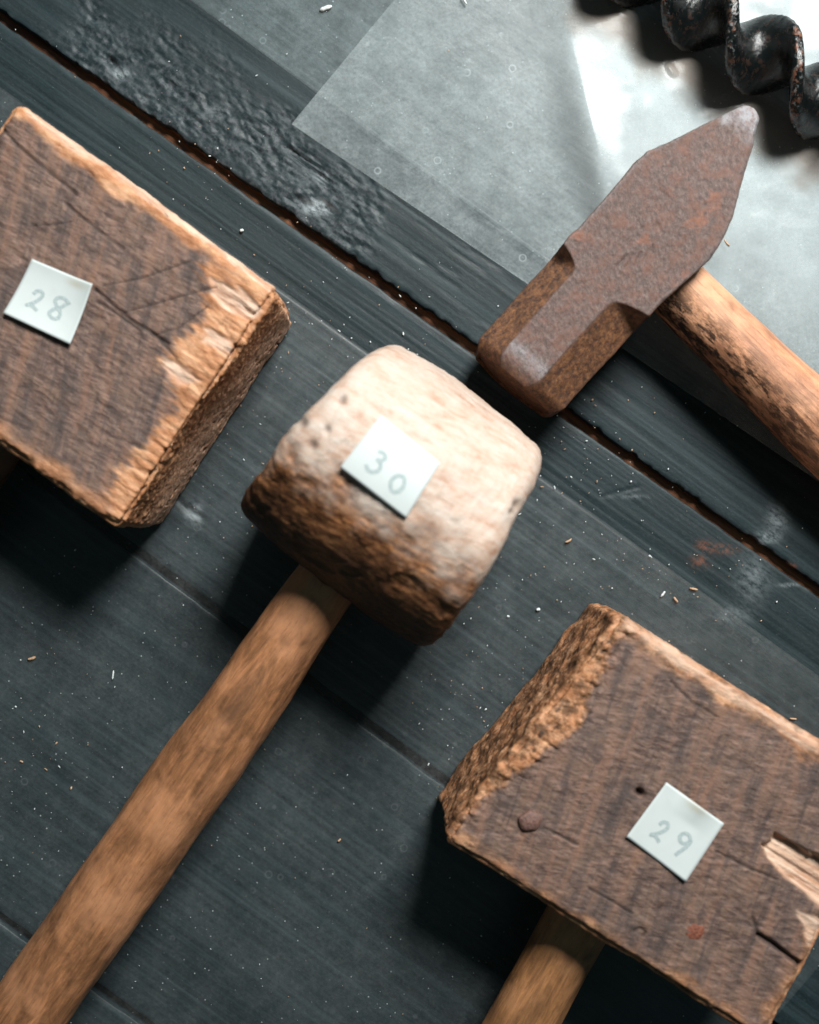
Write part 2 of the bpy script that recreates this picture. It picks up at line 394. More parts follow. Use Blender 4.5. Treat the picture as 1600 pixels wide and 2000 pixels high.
tongue(0, pA, -.009, 0); tongue(1, pB, -.0062, .0006); tongue(2, pC, -.0085, 0, mat=GROOVE); tongue(3, pD, -.0085, 0, mat=GROOVE)

# ------------------------------------------------------------------ clear plastic sheets
def sheet(name, corners, nu, nv, hfun, mat, label, attrf=None):
    c = np.array([(*W(*p), 0) for p in corners]); u = np.linspace(0, 1, nu)[:, None, None]; v = np.linspace(0, 1, nv)[None, :, None]
    P = ((1-u)*(1-v)*c[0]+u*(1-v)*c[1]+u*v*c[2]+(1-u)*v*c[3]).reshape(-1, 3)
    P[:, 2] = hfun(P, PXY(P))
    cx, cy = P[:, 0].mean(), P[:, 1].mean()
    a = attrf(P, PXY(P)) if attrf else None
    o = mesh_obj(name, tolocal(P, cx, cy, 0), grid_faces(nu, nv)[:, ::-1], mat, None, a)
    o.location = (cx, cy, 0)
    # real thickness
    md = o.modifiers.new('thickness', 'SOLIDIFY'); md.thickness = .00012; md.offset = 0
    return tag(o, label, 'plastic sheet', 'clear plastic sheets laid over the boards')
F1 = film('thin_clear_film', .038, .007, .34, tint=(.62, .76, .78))
F2 = film('clear_film_with_drops', .082, .0046, .17, tint=(.68, .76, .775), extra=True)
F3 = film('long_clear_film', .014, .013, .38)
def h1(P, q): return .0007+.0003*fbm(P, (14, 14, 1), 3)
def h2(P, q):
    h = .0018+.0004*fbm(P, (16, 16, 1), 3)
    # a soft fold left of the auger, running down to the hammer
    x = q[:, 0]-(1040+.22*(q[:, 1]))
    fold = np.where(x < 50, np.exp(-((x-50)/42.)**2), np.exp(-((x-50)/175.)**2))*1
    tt = smooth(-150, 400, q[:, 1])*smooth(560, 360, q[:, 1])
    h += .0125*fold*tt+.0022*fold*smooth(480, 200, q[:, 1])
    x2 = q[:, 0]-1078-.02*q[:, 1]
    h += .0001*np.exp(-(x2/9.)**2)*smooth(330, 100, q[:, 1])
    h += .0013*smooth(1050, 1350, q[:, 0])*(fbm(P, (22, 30, 1), 3, 4.4)+.35)*smooth(700, 300, q[:, 1])
    # small dimples
    h += .0010*np.exp(-(seg_dist(q, [(1302, 142), (1308, 152)])/6.)**2)+.0008*np.exp(-(seg_dist(q, [(1212, 26), (1226, 32)])/7.)**2)
    return h
def a2(P, q):
    milky = smooth(1040, 1180, q[:, 0]-.15*q[:, 1])*smooth(760, 330, q[:, 1]-.25*(q[:, 0]-1200))
    d = seg_dist(q, [(1150, 20), (1240, 60), (1350, 140), (1470, 220), (1600, 310)])
    rust_brown = smooth(75, 15, d+25*fbm(P, (60, 60, 1), 3))*.75  # brown tint on the film along the auger
    return dict(milky=milky*(.8+.3*fbm(P, (40, 40, 1), 3)), rust_brown=rust_brown)
def h3(P, q): return .0006+.00025*fbm(P, (10, 10, 1), 3)
sheet('plastic_sheet', [(300, -52), (1900, 1125), (2600, 400), (700, -600)], 160, 100, h1, F1, 'lower clear plastic sheet whose long edge runs past the hammer head along the board')
sheet('plastic_sheet', [(570, 245), (1800, 1078), (2300, 100), (1170, -480)], 420, 420, h2, F2, 'upper clear plastic sheet with dried drops and a cut corner, under the auger bit', a2)
sheet('plastic_sheet', [(-250, -10), (1900, 1536), (900, 2700), (-1200, 1400)], 200, 150, h3, F3, 'long clear plastic sheet under the three wooden mallets')

# ------------------------------------------------------------------ labels with handwriting
def label_square(parent, frame, centre, corners_px, z, strokes, hfun, dirt_at):
    # corners: photo positions at height z, order top, right, bottom, left
    c = np.array([(*W(*p, z), 0) for p in corners_px]); n = 26
    u = np.linspace(0, 1, n)[:, None, None]; v = np.linspace(0, 1, n)[None, :, None]
    P = ((1-u)*(1-v)*c[0]+u*(1-v)*c[1]+u*v*c[2]+(1-u)*v*c[3]).reshape(-1, 3)
    U = np.repeat(np.linspace(0, 1, n), n); V = np.tile(np.linspace(0, 1, n), n)
    P[:, 2] = hfun(P, U, V)
    o = mesh_obj('number_label', tolocal(P, *frame), grid_faces(n, n)[:, ::-1], PAPER, parent,
                 dict(dirt=.8*np.exp(-(((U-dirt_at[0])/.16)**2+((V-dirt_at[1])/.06)**2))))
    md = o.modifiers.new('thickness', 'SOLIDIFY'); md.thickness = .00016
    # pen strokes: narrow strips lying on the paper; (a,b) from the left corner along the lower edge / up the left edge
    Vs, Fs = [], []
    for st in strokes:
        pts = np.array(st, float)
        # resample with Catmull-Rom
        out = []
        Pp = np.vstack([2*pts[0]-pts[1], pts, 2*pts[-1]-pts[-2]])
        for k in range(1, len(Pp)-2):
            for t in np.linspace(0, 1, 7)[:-1]:
                p0, p1, p2, p3 = Pp[k-1:k+3]
                out.append(.5*((2*p1)+(-p0+p2)*t+(2*p0-5*p1+4*p2-p3)*t*t+(-p0+3*p1-3*p2+p3)*t**3))
        out.append(pts[-1]); out = np.array(out)
        d = np.gradient(out, axis=0); d /= np.linalg.norm(d, axis=1)[:, None]+1e-9
        nn = np.stack([-d[:, 1], d[:, 0]], 1); wd = .027
        b0 = len(Vs)
        for sgn in (-1, 1):
            for p in out+sgn*nn*wd: Vs.append(p)
        m = len(out)
        for k in range(m-1): Fs.append((b0+k, b0+m+k, b0+m+k+1, b0+k+1))
    A = np.array(Vs)              # a: right along lower edge, b: up
    # left corner = c[3], bottom corner = c[2], top corner = c[0], right corner = c[1]
    a = A[:, 0:1]; b = A[:, 1:2]
    Q = (1-a)*(1-b)*c[3]+a*(1-b)*c[2]+a*b*c[1]+(1-a)*b*c[0]
    Q = np.array(Q); Q[:, 2] = hfun(Q, A[:, 0], 1-A[:, 1])+.0001
    mesh_obj('handwritten_number', tolocal(Q, *frame), Fs, INK, o, smooth_=False)
    return o
D2 = lambda x, y, s=1.: [[(x+s*a, y+s*b) for a, b in [(0, .24), (.03, .32), (.10, .35), (.15, .29), (.12, .18), (.04, .06), (-.02, .0), (.06, .03), (.18, -.02)]]]
D8 = lambda x, y, s=1.: [[(x+s*a, y+s*b) for a, b in [(.20, .34), (.12, .38), (.03, .36), (.0, .28), (.06, .21), (.14, .14), (.15, .04), (.07, .0), (.0, .05), (.03, .14), (.12, .22), (.17, .30), (.22, .36)]]]
D9 = lambda x, y, s=1.: [[(x+s*a, y+s*b) for a, b in [(.17, .30), (.10, .36), (.02, .33), (.0, .25), (.06, .19), (.14, .22), (.18, .30), (.17, .18), (.13, .06), (.10, -.04)]]]
D3 = lambda x, y, s=1.: [[(x+s*a, y+s*b) for a, b in [(.02, .40), (.10, .44), (.17, .40), (.15, .31), (.09, .27), (.17, .24), (.20, .14), (.15, .04), (.06, .01), (-.01, .07)]]]
D0 = lambda x, y, s=1.: [[(x+s*a, y+s*b) for a, b in [(.12, .32), (.04, .28), (.0, .15), (.04, .04), (.11, .0), (.18, .08), (.19, .22), (.13, .32), (.08, .31)]]]

# ------------------------------------------------------------------ square mallet heads
ZB = .072
def block_head(corners_px, hz, nxyz, r, frame, shape):
    # corners: A top-left end of far edge, B right/far, C, D in order (-x,+y),(+x,+y),(+x,-y),(-x,-y)
    c = np.array([W(*p, 2*hz) for p in corners_px])
    G, F = box_grid(*nxyz)
    L = np.linalg.norm(c[1]-c[0])/2; Wd = np.linalg.norm(c[3]-c[0])/2
    P, N = rounded(G, (L, Wd, hz), r)
    fx = P[:, 0]/L; fy = P[:, 1]/Wd
    a = ((fx+1)/2)[:, None]; b = ((fy+1)/2)[:, None]
    Q = (1-a)*b*c[0]+a*b*c[1]+a*(1-b)*c[2]+(1-a)*(1-b)*c[3]
    z = P[:, 2]+hz+.001
    Wp = np.stack([Q[:, 0], Q[:, 1], z], 1)
    rz = frame[2]; cc, ss = math.cos(rz), math.sin(rz)
    Nw = np.stack([N[:, 0]*cc-N[:, 1]*ss, N[:, 0]*ss+N[:, 1]*cc, N[:, 2]], 1)
    edge = np.clip(np.abs(N), 0, 1); e = 1-np.max(edge, axis=1)   # >0 on rounded edges
    disp, at = shape(P, N, Wp, PXY(Wp), L, Wd, hz, e)
    if isinstance(disp, tuple): Wp = Wp+Nw*disp[0][:, None]; Wp[:, 2] -= disp[1]
    else: Wp = Wp+Nw*disp[:, None]
    return tolocal(Wp, *frame), F, at

def crackset(q, lines):
    depth = np.zeros(len(q)); c = np.zeros(len(q))
    for pts, wd, dp in lines:
        pts = [(p[0]+0, p[1]) for p in pts]
        d = seg_dist(q, pts); g = np.exp(-(d/wd)**2); depth = np.maximum(depth, g*dp); c = np.maximum(c, g)
    return depth, c

def shape28(P, N, Wp, q, L, Wd, hz, e):
    top = smooth(.4, .9, N[:, 2])
    d = fbm(P, (35, 35, 35), 4)*.0011
    d += fbm(P, (120, 700, 700), 3)*.00026+fbm(P, (300, 300, 300), 3, 2.)*.0003
    ee = smooth(0, .25, e)
    d -= ee*(.5+fbm(P, (60, 60, 60), 3, 7.)+.3*fbm(P, (330, 330, 330), 2, 3.))*.0022
    # the struck end: dished, fibres broken over the edge
    endm = smooth(.3, .9, N[:, 0])
    d -= endm*.0030*np.exp(-((P[:, 1]+.2*Wd)/(.55*Wd))**2)*smooth(-1, .6, P[:, 2]/hz)
    dx = L-P[:, 0]
    near = smooth(.024, .003, dx)*smooth(-.2, .3, P[:, 2]/hz)
    d += near*np.abs(fbm(P, (60, 420, 300), 3, 1.7))*.0012-near*.0008
    d -= near*smooth(.25, .5, fbm(P, (40, 160, 160), 3, 4.))*.0018*smooth(.2, .8, P[:, 2]/hz)
    pits = smooth(.40, .60, fbm(P, (230, 230, 230), 2, 5.))*endm*smooth(.0, -.6, P[:, 2]/hz)
    d -= pits*.002
    # masks
    wob = fbm(P, (60, 120, 60), 4, 3.)
    tb = seg_dist(q, [(30, 200), (250, 365), (430, 490), (540, 575)])           # far edge strip
    warm = smooth(34, 14, tb+20*wob)
    rb = sdf(q, [(395, 520), (620, 540), (620, 1100), (190, 1060), (215, 940), (265, 885), (330, 810), (345, 770), (310, 705), (390, 625), (412, 560)])
    warm = np.maximum(warm, smooth(12, -14, rb+26*fbm(P, (90, 400, 90), 4, 8.)))
    lb = seg_dist(q, [(-300, 640), (0, 868), (225, 1030)])
    warm = np.maximum(warm, smooth(46, 12, lb+18*wob)*.85)
    warm = np.maximum(warm, 1-top)
    endpale = endm*smooth(.6, -.5, P[:, 2]/hz)*.6
    pm = np.zeros(len(P))
    for pl in ([(412, 545), (470, 565), (525, 615), (495, 625), (440, 600), (410, 575)], [(318, 700), (345, 705), (390, 745), (350, 752), (330, 735)],
               [(400, 640), (450, 665), (468, 700), (440, 690), (400, 665)]):
        pm = np.maximum(pm, smooth(7, -5, sdf(q, pl)+9*fbm(P, (80, 520, 90), 3, 6.)))
    pm = pm*top
    d -= pm*.0012
    strip = smooth(16, 3, seg_dist(q, [(60, 222), (250, 350), (430, 480), (530, 562)])+10*wob)*.95
    pale = np.maximum(np.maximum(pm, strip), endpale)
    dp, ck = crackset(q, [([(188, 566), (225, 600), (262, 628), (330, 672)], 2.6, .0014), ([(190, 588), (235, 618), (275, 645)], 2.2, .0010),
        ([(0, 245), (40, 290), (95, 335), (150, 380)], 2.2, .001), ([(128, 398), (180, 440), (240, 486)], 2.4, .001),
        ([(200, 558), (280, 542), (372, 510)], 1.6, .0007), ([(235, 612), (320, 588), (420, 560)], 1.7, .0007), ([(305, 653), (350, 640), (405, 598)], 1.6, .0007),
        ([(60, 440), (105, 438), (140, 432)], 1.4, .0005), ([(262, 628), (300, 650), (345, 700)], 2.5, .0010), ([(60, 195), (180, 295), (290, 375), (330, 418)], 2.0, .0007)])
    ck = ck*top*.8; d -= dp*top
    ck = np.maximum(ck, pits*.7)
    return d, dict(warm=np.clip(warm, 0, 1), pale=np.clip(pale, 0, 1), crack_shade=ck)

REC1 = [(1487, 1650), (1500, 1648), (1515, 1628), (1600, 1672), (1740, 1745), (1800, 1830), (1720, 1850), (1600, 1768), (1530, 1712), (1500, 1680)]
REC2 = [(1555, 1775), (1600, 1790), (1660, 1830), (1640, 1900), (1590, 1880), (1572, 1825)]
def shape29(P, N, Wp, q, L, Wd, hz, e):
    top = smooth(.4, .9, N[:, 2])
    d = fbm(P, (35, 35, 35), 4, 31.)*.0010
    d += fbm(P, (260, 160, 200), 3, 12.)*.0003+fbm(P, (180, 700, 700), 3)*.00022
    ee = smooth(0, .25, e)
    d -= ee*(.5+fbm(P, (60, 60, 60), 3, 17.)+.3*fbm(P, (330, 330, 330), 2, 5.))*.0018
    endm = smooth(.3, .9, -N[:, 0])
    edge = [(1222, 1238), (1192, 1275), (1160, 1345), (1148, 1390), (1092, 1450), (1040, 1488), (1000, 1515), (955, 1558), (885, 1612)]
    poly = edge+[(700, 1700), (900, 1200), (1180, 1050), (1240, 1200)]
    s = sdf(q, poly)
    n1 = fbm(P, (120, 120, 120), 4, 22.)
    m = smooth(10, -10, s+20*n1)
    m = m*np.maximum(top, smooth(0, .2, N[:, 2]))
    near = smooth(.026, .004, L+P[:, 0])*smooth(-.1, .5, P[:, 2]/hz)
    crumb = np.abs(fbm(P, (150, 150, 150), 3, 2.))+.25*np.abs(fbm(P, (420, 420, 420), 2, 5.))
    lip = smooth(22, 4, np.abs(s+20*n1))*np.maximum(top, .0)
    d += np.maximum(near*.25, m*.5)*(crumb*.0026-.0015)+lip*(crumb*.0024-.0007)
    d += endm*fbm(P, (80, 80, 80), 3, 6.)*.0014
    lowbulge = endm*smooth(.6, -.9, P[:, 2]/hz); d += lowbulge*.0012
    tb = seg_dist(q, [(1225, 1212), (1400, 1322), (1600, 1452), (1750, 1545)])
    wob = fbm(P, (60, 120, 60), 4, 3.)
    warm = smooth(44, 18, tb+22*wob)
    warm = np.maximum(warm, m)
    lb = seg_dist(q, [(866, 1640), (1210, 1862), (1500, 2040)])
    warm = np.maximum(warm, smooth(34, 8, lb+18*wob)*.8)
    rb = seg_dist(q, [(1490, 2035), (1600, 1835), (1754, 1545)])
    warm = np.maximum(warm, smooth(36, 10, rb+18*wob)*.7)
    warm = np.maximum(warm, 1-top)
    pale = smooth(20, 5, seg_dist(q, [(1232, 1225), (1300, 1268), (1400, 1335), (1600, 1462)])+12*wob)*.7
    r1 = smooth(3, -7, sdf(q, REC1)+6*fbm(P, (90, 500, 1), 3, 2.))*top
    r2 = smooth(3, -6, sdf(q, REC2)+6*fbm(P, (90, 500, 1), 3, 2.))*top
    strat = fbm(P, (12, 420, 1), 2, 8.)
    dz = r1*(.0032+.0014*strat+.002*smooth(1500, 1640, q[:, 0]))+r2*(.0010+.0006*strat)
    pale = np.maximum(pale, np.maximum(r1*.95, r2*.8)); warm = np.maximum(warm, r1)
    dp, ck = crackset(q, [([(1062, 1616), (1090, 1630), (1128, 1650)], 2., .0008), ([(1398, 1662), (1460, 1694), (1520, 1718)], 2.2, .0008),
        ([(1483, 1828), (1510, 1845), (1562, 1884)], 5., .0030), ([(1150, 1735), (1200, 1762), (1235, 1785)], 1.8, .0006), ([(1310, 1330), (1350, 1370), (1400, 1400)], 1.8, .0006),
        ([(1482, 1828), (1470, 1790)], 2.6, .0008), ([(1238, 1820), (1250, 1812), (1262, 1820), (1255, 1828)], 2.4, .0008), ([(1249, 1547), (1251, 1551)], 7., .004)])
    # hard-edged dark hole
    ck = ck*top*.85; dz = dz+dp*top
    fleck = smooth(.45, .6, fbm(P, (300, 300, 300), 3, 40.))*m; ck = np.maximum(ck, fleck*.75)
    return (d, dz), dict(warm=np.clip(warm, 0, 1), pale=np.clip(pale, 0, 1), crack_shade=ck)

def handle_mesh(p0, p1, r0, r1, n=220, nv=72, seed=0., flat=1.0, bow=0., wob=.0006, endr=None):
    # tapered turned handle from p0 to p1, local frame: y along it
    p0 = np.array(p0, float); p1 = np.array(p1, float); L = np.linalg.norm(p1-p0)
    y = np.linspace(0, L, n); t = y/L
    a = np.linspace(0, 2*math.pi, nv, endpoint=False)
    rr = np.interp(t, np.linspace(0, 1, len(r0) if hasattr(r0, '__len__') else 2), r0 if hasattr(r0, '__len__') else [r0, r1])
    k = smooth(0, .02, t)*.25+.75; k2 = np.sqrt(np.clip(1-((np.clip(t, .975, 1)-.975)/.026)**2, .02, 1)); rr = rr*k*k2
    X = rr[:, None]*np.cos(a); Z = rr[:, None]*np.sin(a)*flat; Y = np.repeat(y[:, None], nv, 1)
    P = np.stack([X.ravel(), Y.ravel(), Z.ravel()], 1)
    N = np.stack([np.cos(a), 0*a, np.sin(a)], 1)[None].repeat(n, 0).reshape(-1, 3)
    d = fbm(P, (60, 14, 60), 4, seed)*wob*2+fbm(P, (500, 60, 500), 3, seed+3)*.00016
    P = P+N*d[:, None]; P[:, 0] += bow*np.sin(np.pi*np.repeat(t, nv))
    F = grid_faces(n, nv, True)
    dirv = Vector(p1-p0).normalized(); q = dirv.to_track_quat('Y', 'Z')
    F = list(map(tuple, F))+[tuple(range(nv)), tuple((n-1)*nv+k for k in reversed(range(nv)))]
    return P, F, q, np.repeat(t, nv)
def handle_obj(parent, frame, p0, p1, radii, mat, seed, stainf=None, **kw):
    P, F, q, t = handle_mesh(p0, p1, radii, None, seed=seed, **kw)
    st = stainf(P, t) if stainf else np.zeros(len(P))
    o = mesh_obj('handle', P, F, mat, parent, dict(stain=st))
    M = Matrix.Translation(Vector((frame[0], frame[1], 0))) @ Matrix.Rotation(frame[2], 4, 'Z')
    o.matrix_local = M.inverted() @ (Matrix.Translation(Vector(p0)) @ q.to_matrix().to_4x4())
    return o

HW_A = handle_wood('dull_mallet_handle_wood', (.32, .145, .058), .65)
HW_SHADE = handle_wood('shaded_mallet_handle_wood', (.085, .042, .020), .6)  # same handle wood with the head's shade painted into its tone
HW_B = handle_wood('mallet_handle_wood', (.35, .152, .066), .75)
HW_C = handle_wood('hammer_handle_wood', (.55, .25, .135), .5)

# mallet 28
c28 = [(30, 192), (548, 566), (236, 1042), (-282, 668)]
fr28 = (*W(133, 617, ZB), R(-36))
m28 = tag(empty('wooden_mallet', *fr28), 'square headed wooden mallet on the left with paper label 28 and splintered corner', 'mallet', 'wooden mallets with number labels')
WB1 = block_wood('streaky'); WB2 = block_wood('cross')
V, F, at = block_head(c28, ZB/2, (200, 172, 104), .0052, fr28, shape28)
mesh_obj('mallet_head', V, F, WB1, m28, at)
hx, hy = W(-15, 850, ZB*.5)
dv = np.array([-.565, -.825])
handle_obj(m28, fr28, (hx-dv[0]*.03, hy-dv[1]*.03, .037), (hx+dv[0]*.24, hy+dv[1]*.24, .020), [.0150, .0150, .0165, .0165], HW_SHADE, 3.)
paper28 = lambda P, U, V: ZB+.0022+.0032*np.clip(U-.55, 0, 1)**2*np.clip(1-V, 0, 1)*4+.0012*(V-.5)**2*4
label_square(m28, fr28, None, [(66, 508), (187, 559), (140, 674), (10, 613)], ZB+.001, D2(.24, .28, .85)+D8(.56, .26, .95), paper28, (.75, .10))

# mallet 29
c29 = [(1212, 1196), (1754, 1545), (1492, 2040), (862, 1640)]
fr29 = (*W(1330, 1610, ZB), R(-32.5))
m29 = tag(empty('wooden_mallet', *fr29), 'square headed wooden mallet at lower right with paper label 29 and two rusty nail heads', 'mallet', 'wooden mallets with number labels')
V, F, at = block_head(c29, ZB/2, (226, 186, 104), .0042, fr29, shape29)
mesh_obj('mallet_head', V, F, WB2, m29, at)
hx, hy = W(1148, 1768, ZB*.5); dv = np.array([-.47, -.883])
handle_obj(m29, fr29, (hx-dv[0]*.03, hy-dv[1]*.03, .037), (hx+dv[0]*.24, hy+dv[1]*.24, .020), [.0154, .0155, .0162, .0162], HW_A, 8.)
paper29 = lambda P, U, V: ZB+.0021+.0020*np.clip(.35-np.abs(U-.6), 0, 1)*np.clip(.3-V, 0, 1)*10+.0008*(U-.5)**2*4
label_square(m29, fr29, None, [(1300, 1526), (1412, 1606), (1337, 1720), (1222, 1632)], ZB+.001, D2(.27, .24, .80)+D9(.60, .25, .88), paper29, (.55, .06))
NAIL = simple('rusty_nail', (.10, .052, .042), (.22, .115, .09), 900, .55, .0006)
NAIL2 = simple('red_rust_nail', (.13, .040, .022), (.24, .075, .040), 900, .7, .0006)
def nail(px, py, r, h, mat, lab):
    x, y = W(px, py, ZB+.002); n = 20; V = []; prof = [(1.0, 0), (1.02, .45), (.9, .8), (.55, 1.0), (0.02, 1.02)]
    for (k, zz) in prof:
        for i in range(n):
            a = 2*math.pi*i/n; rr = r*k*(1+.10*math.sin(2*a+1)+.06*math.sin(5*a))
            V.append((x+rr*math.cos(a), y+rr*math.sin(a), ZB+.0005+h*zz))
    V += [(x+r*.3*math.cos(2*math.pi*i/n), y+r*.3*math.sin(2*math.pi*i/n), ZB-.012) for i in range(n)]
    F = []
    for k in range(len(prof)-1):
        for i in range(n): F.append((k*n+i, k*n+(i+1) % n, (k+1)*n+(i+1) % n, (k+1)*n+i))
    b = len(prof)*n
    for i in range(n): F.append((b+i, b+(i+1) % n, (i+1) % n, i))
    F.append(tuple((len(prof)-1)*n+i for i in range(n)))
    o = mesh_obj('nail', tolocal(np.array(V), *fr29), F, mat, m29); tag(o, lab)
nail(1036, 1604, .0046, .0026, NAIL, 'brown nail head standing proud of the wood')
nail(1357, 1822, .0040, .0011, NAIL2, 'red rusted nail head nearly flush with the wood')

# ------------------------------------------------------------------ round mallet 30
RB = .0530
fr30 = (*W(781, 957, RB), R(-36.5))
m30 = tag(empty('wooden_mallet', *fr30), 'round headed wooden mallet in the centre with pale worn head and paper label 30', 'mallet', 'wooden mallets with number labels')
def barrel():
    nu, nv = 150, 400; end = 46
    # profile along the barrel: face centre -> rim -> side -> rim -> face centre
    a = np.linspace(0, 2*math.pi, nv, endpoint=False)
    Lh = .0480; rr = .0080
    prof = [(-Lh, k) for k in np.linspace(.02, RB-rr, end)]
    prof += [(-Lh+rr*(1-math.cos(t)), RB-rr+rr*math.sin(t)) for t in np.linspace(0, math.pi/2, 18)[1:]]
    prof += [(x, RB) for x in np.linspace(-Lh+rr, Lh-rr, nu)[1:-1]]
    prof += [(Lh-rr*(1-math.cos(t)), RB-rr+rr*math.sin(t)) for t in np.linspace(math.pi/2, 0, 18)]
    prof += [(Lh, k) for k in np.linspace(RB-rr, .02, end)[1:]]
    prof = [(-Lh, .0004), (-Lh, .007)]+prof+[(Lh, .007), (Lh, .0004)]
    pr = np.array(prof); n = len(pr)
    x = np.repeat(pr[:, 0], nv); r = np.repeat(pr[:, 1], nv); A = np.tile(a, n)
    r = r*(1-.045*(x/Lh)**2)       # slight barrel belly
    # round section, flattened a little on top and bottom
    y = r*np.cos(A)*1.0; z = r*np.sin(A)*.985
    x = x*(1-.115*y/RB)
    P = np.stack([x, y, z], 1)
    # numerical normals of the smooth shape
    Pg = P.reshape(n, nv, 3); du = np.gradient(Pg, axis=0); dvv = np.roll(Pg, -1, 1)-np.roll(Pg, 1, 1)
    N = np.cross(dvv, du).reshape(-1, 3); N /= np.linalg.norm(N, axis=1)[:, None]+1e-12
    s = np.sign((N*P).sum(1)); N *= np.where(s == 0, 1, s)[:, None]
    Wp = toworld(P, *fr30, z=RB); q = PXY(Wp)
    d = fbm(P, (28, 28, 28), 4, 4.)*.0016+fbm(P, (400, 160, 400), 3)*.00022
    # frayed, grimy handle side, its shade painted in as a darker tone
    ang = np.arctan2(z, -y)        # 0 at handle side, pi/2 on top
    t = y/RB
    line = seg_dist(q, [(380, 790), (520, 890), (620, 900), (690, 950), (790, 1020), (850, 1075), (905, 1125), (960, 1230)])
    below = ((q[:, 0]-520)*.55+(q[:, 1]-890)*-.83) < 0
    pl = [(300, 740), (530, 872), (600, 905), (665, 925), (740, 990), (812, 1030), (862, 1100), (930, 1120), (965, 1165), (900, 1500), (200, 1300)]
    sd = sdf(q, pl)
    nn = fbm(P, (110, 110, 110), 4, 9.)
    grime_shade = smooth(60, -75, sd+55*nn)
    grime_shade = np.maximum(grime_shade, smooth(-.1, -.5, z/RB)*.6)
    spots = smooth(.36, .52, fbm(P, (190, 190, 190), 3, 2.2))*smooth(140, 0, np.abs(sd))
    shag = smooth(-.05, -.7, t+.25*nn)
    d += shag*(np.abs(fbm(P, (55, 70, 70), 3, 6.))*.0010-.0006)
    d -= shag*smooth(.25, .5, fbm(P, (40, 60, 60), 2, 12.))*.0010
    d -= spots*.0003
    d += smooth(.1, -.4, t)*(smooth(.2, .6, fbm(P, (150, 260, 260), 3, 2.))*.0003+fbm(P, (90, 420, 420), 2, 2.)*.0001)
    pit = np.zeros(len(P))
    for c, s_ in (((670, 780), 8), ((592, 826), 9), ((1012, 985), 8), ((612, 870), 8), ((640, 838), 6), ((1003, 1000), 5)):
        pit = np.maximum(pit, np.exp(-(np.linalg.norm((q-np.array(c))*np.array([1, .8]), axis=1)/s_)**2))
    pit *= smooth(-.1, .3, z/RB); d -= pit*.0012
    P = P+N*d[:, None]; P[:, 2] += RB+.0008
    crack_shade = np.maximum(np.maximum(np.clip(spots*.18, 0, 1), pit*.65), smooth(-.42, -.85, t+.18*nn)*.75)  # spots and pits, then painted shade deepening towards the handle
    return P, grid_faces(n, nv, True)[:, ::-1], dict(grime_shade=np.clip(grime_shade, 0, 1), crack_shade=crack_shade)
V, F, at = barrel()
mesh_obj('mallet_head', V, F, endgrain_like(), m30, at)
a0 = W(625, 1158, .046); a1 = W(80, 1940, .032); d_ = (a1[0]-a0[0], a1[1]-a0[1])
handle_obj(m30, fr30, (a0[0]-d_[0]*.12, a0[1]-d_[1]*.12, .0478), (a0[0]+d_[0]*1.45, a0[1]+d_[1]*1.45, .0235), [.0142, .0158, .0176, .0182, .0182, .0182, .0176], HW_B, 14., wob=.0007, n=320)
def paper30(P, U, V):
    L = tolocal(np.c_[P[:, :2], np.zeros(len(P))], *fr30)
    y = L[:, 1]; return RB+np.sqrt(np.clip((RB*.985+.0016)**2-(y*.97)**2, 0, 1))+.0003+.0004*V**2
label_square(m30, fr30, None, [(745, 812), (860, 905), (793, 1012), (666, 914)], .101, D3(.24, .22, .80)+D0(.60, .20, .85), paper30, (2., 2.))

# ------------------------------------------------------------------ cross peen hammer
ZH = .050
HX = np.array([.649, .762]); HU = np.array([.762, -.649])        # along the head to the peen; across, towards the handle (world)
hc = np.array(W(1215, 500, ZH)); frh = (hc[0], hc[1], math.atan2(HX[1], HX[0]))
hammer = tag(empty('sledge_hammer', *frh, z=.002), 'rusty iron cross peen hammer with pointed head and pale wooden handle at right', 'hammer')
def loc(px, py, z):
    v = np.array(W(px, py, z))-hc; return (v@HX, -(v@HU))        # local x along, y to the left (away from handle)
leftp = [loc(*p) for p in [(958, 640, .035), (1035, 553, .035), (1110, 468, .04), (1130, 446, ZH), (1158, 415, ZH), (1218, 345, ZH), (1236, 322, ZH), (1262, 298, ZH), (1300, 281, ZH), (1380, 240, ZH), (1447, 207, ZH)]]
rightp = [loc(*p) for p in [(1092, 808, .035), (1150, 742, .035), (1245, 640, .04), (1290, 594, ZH), (1345, 545, ZH), (1385, 508, ZH), (1412, 466, ZH), (1430, 425, ZH), (1450, 352, ZH), (1469, 290, ZH), (1482, 238, ZH)]]
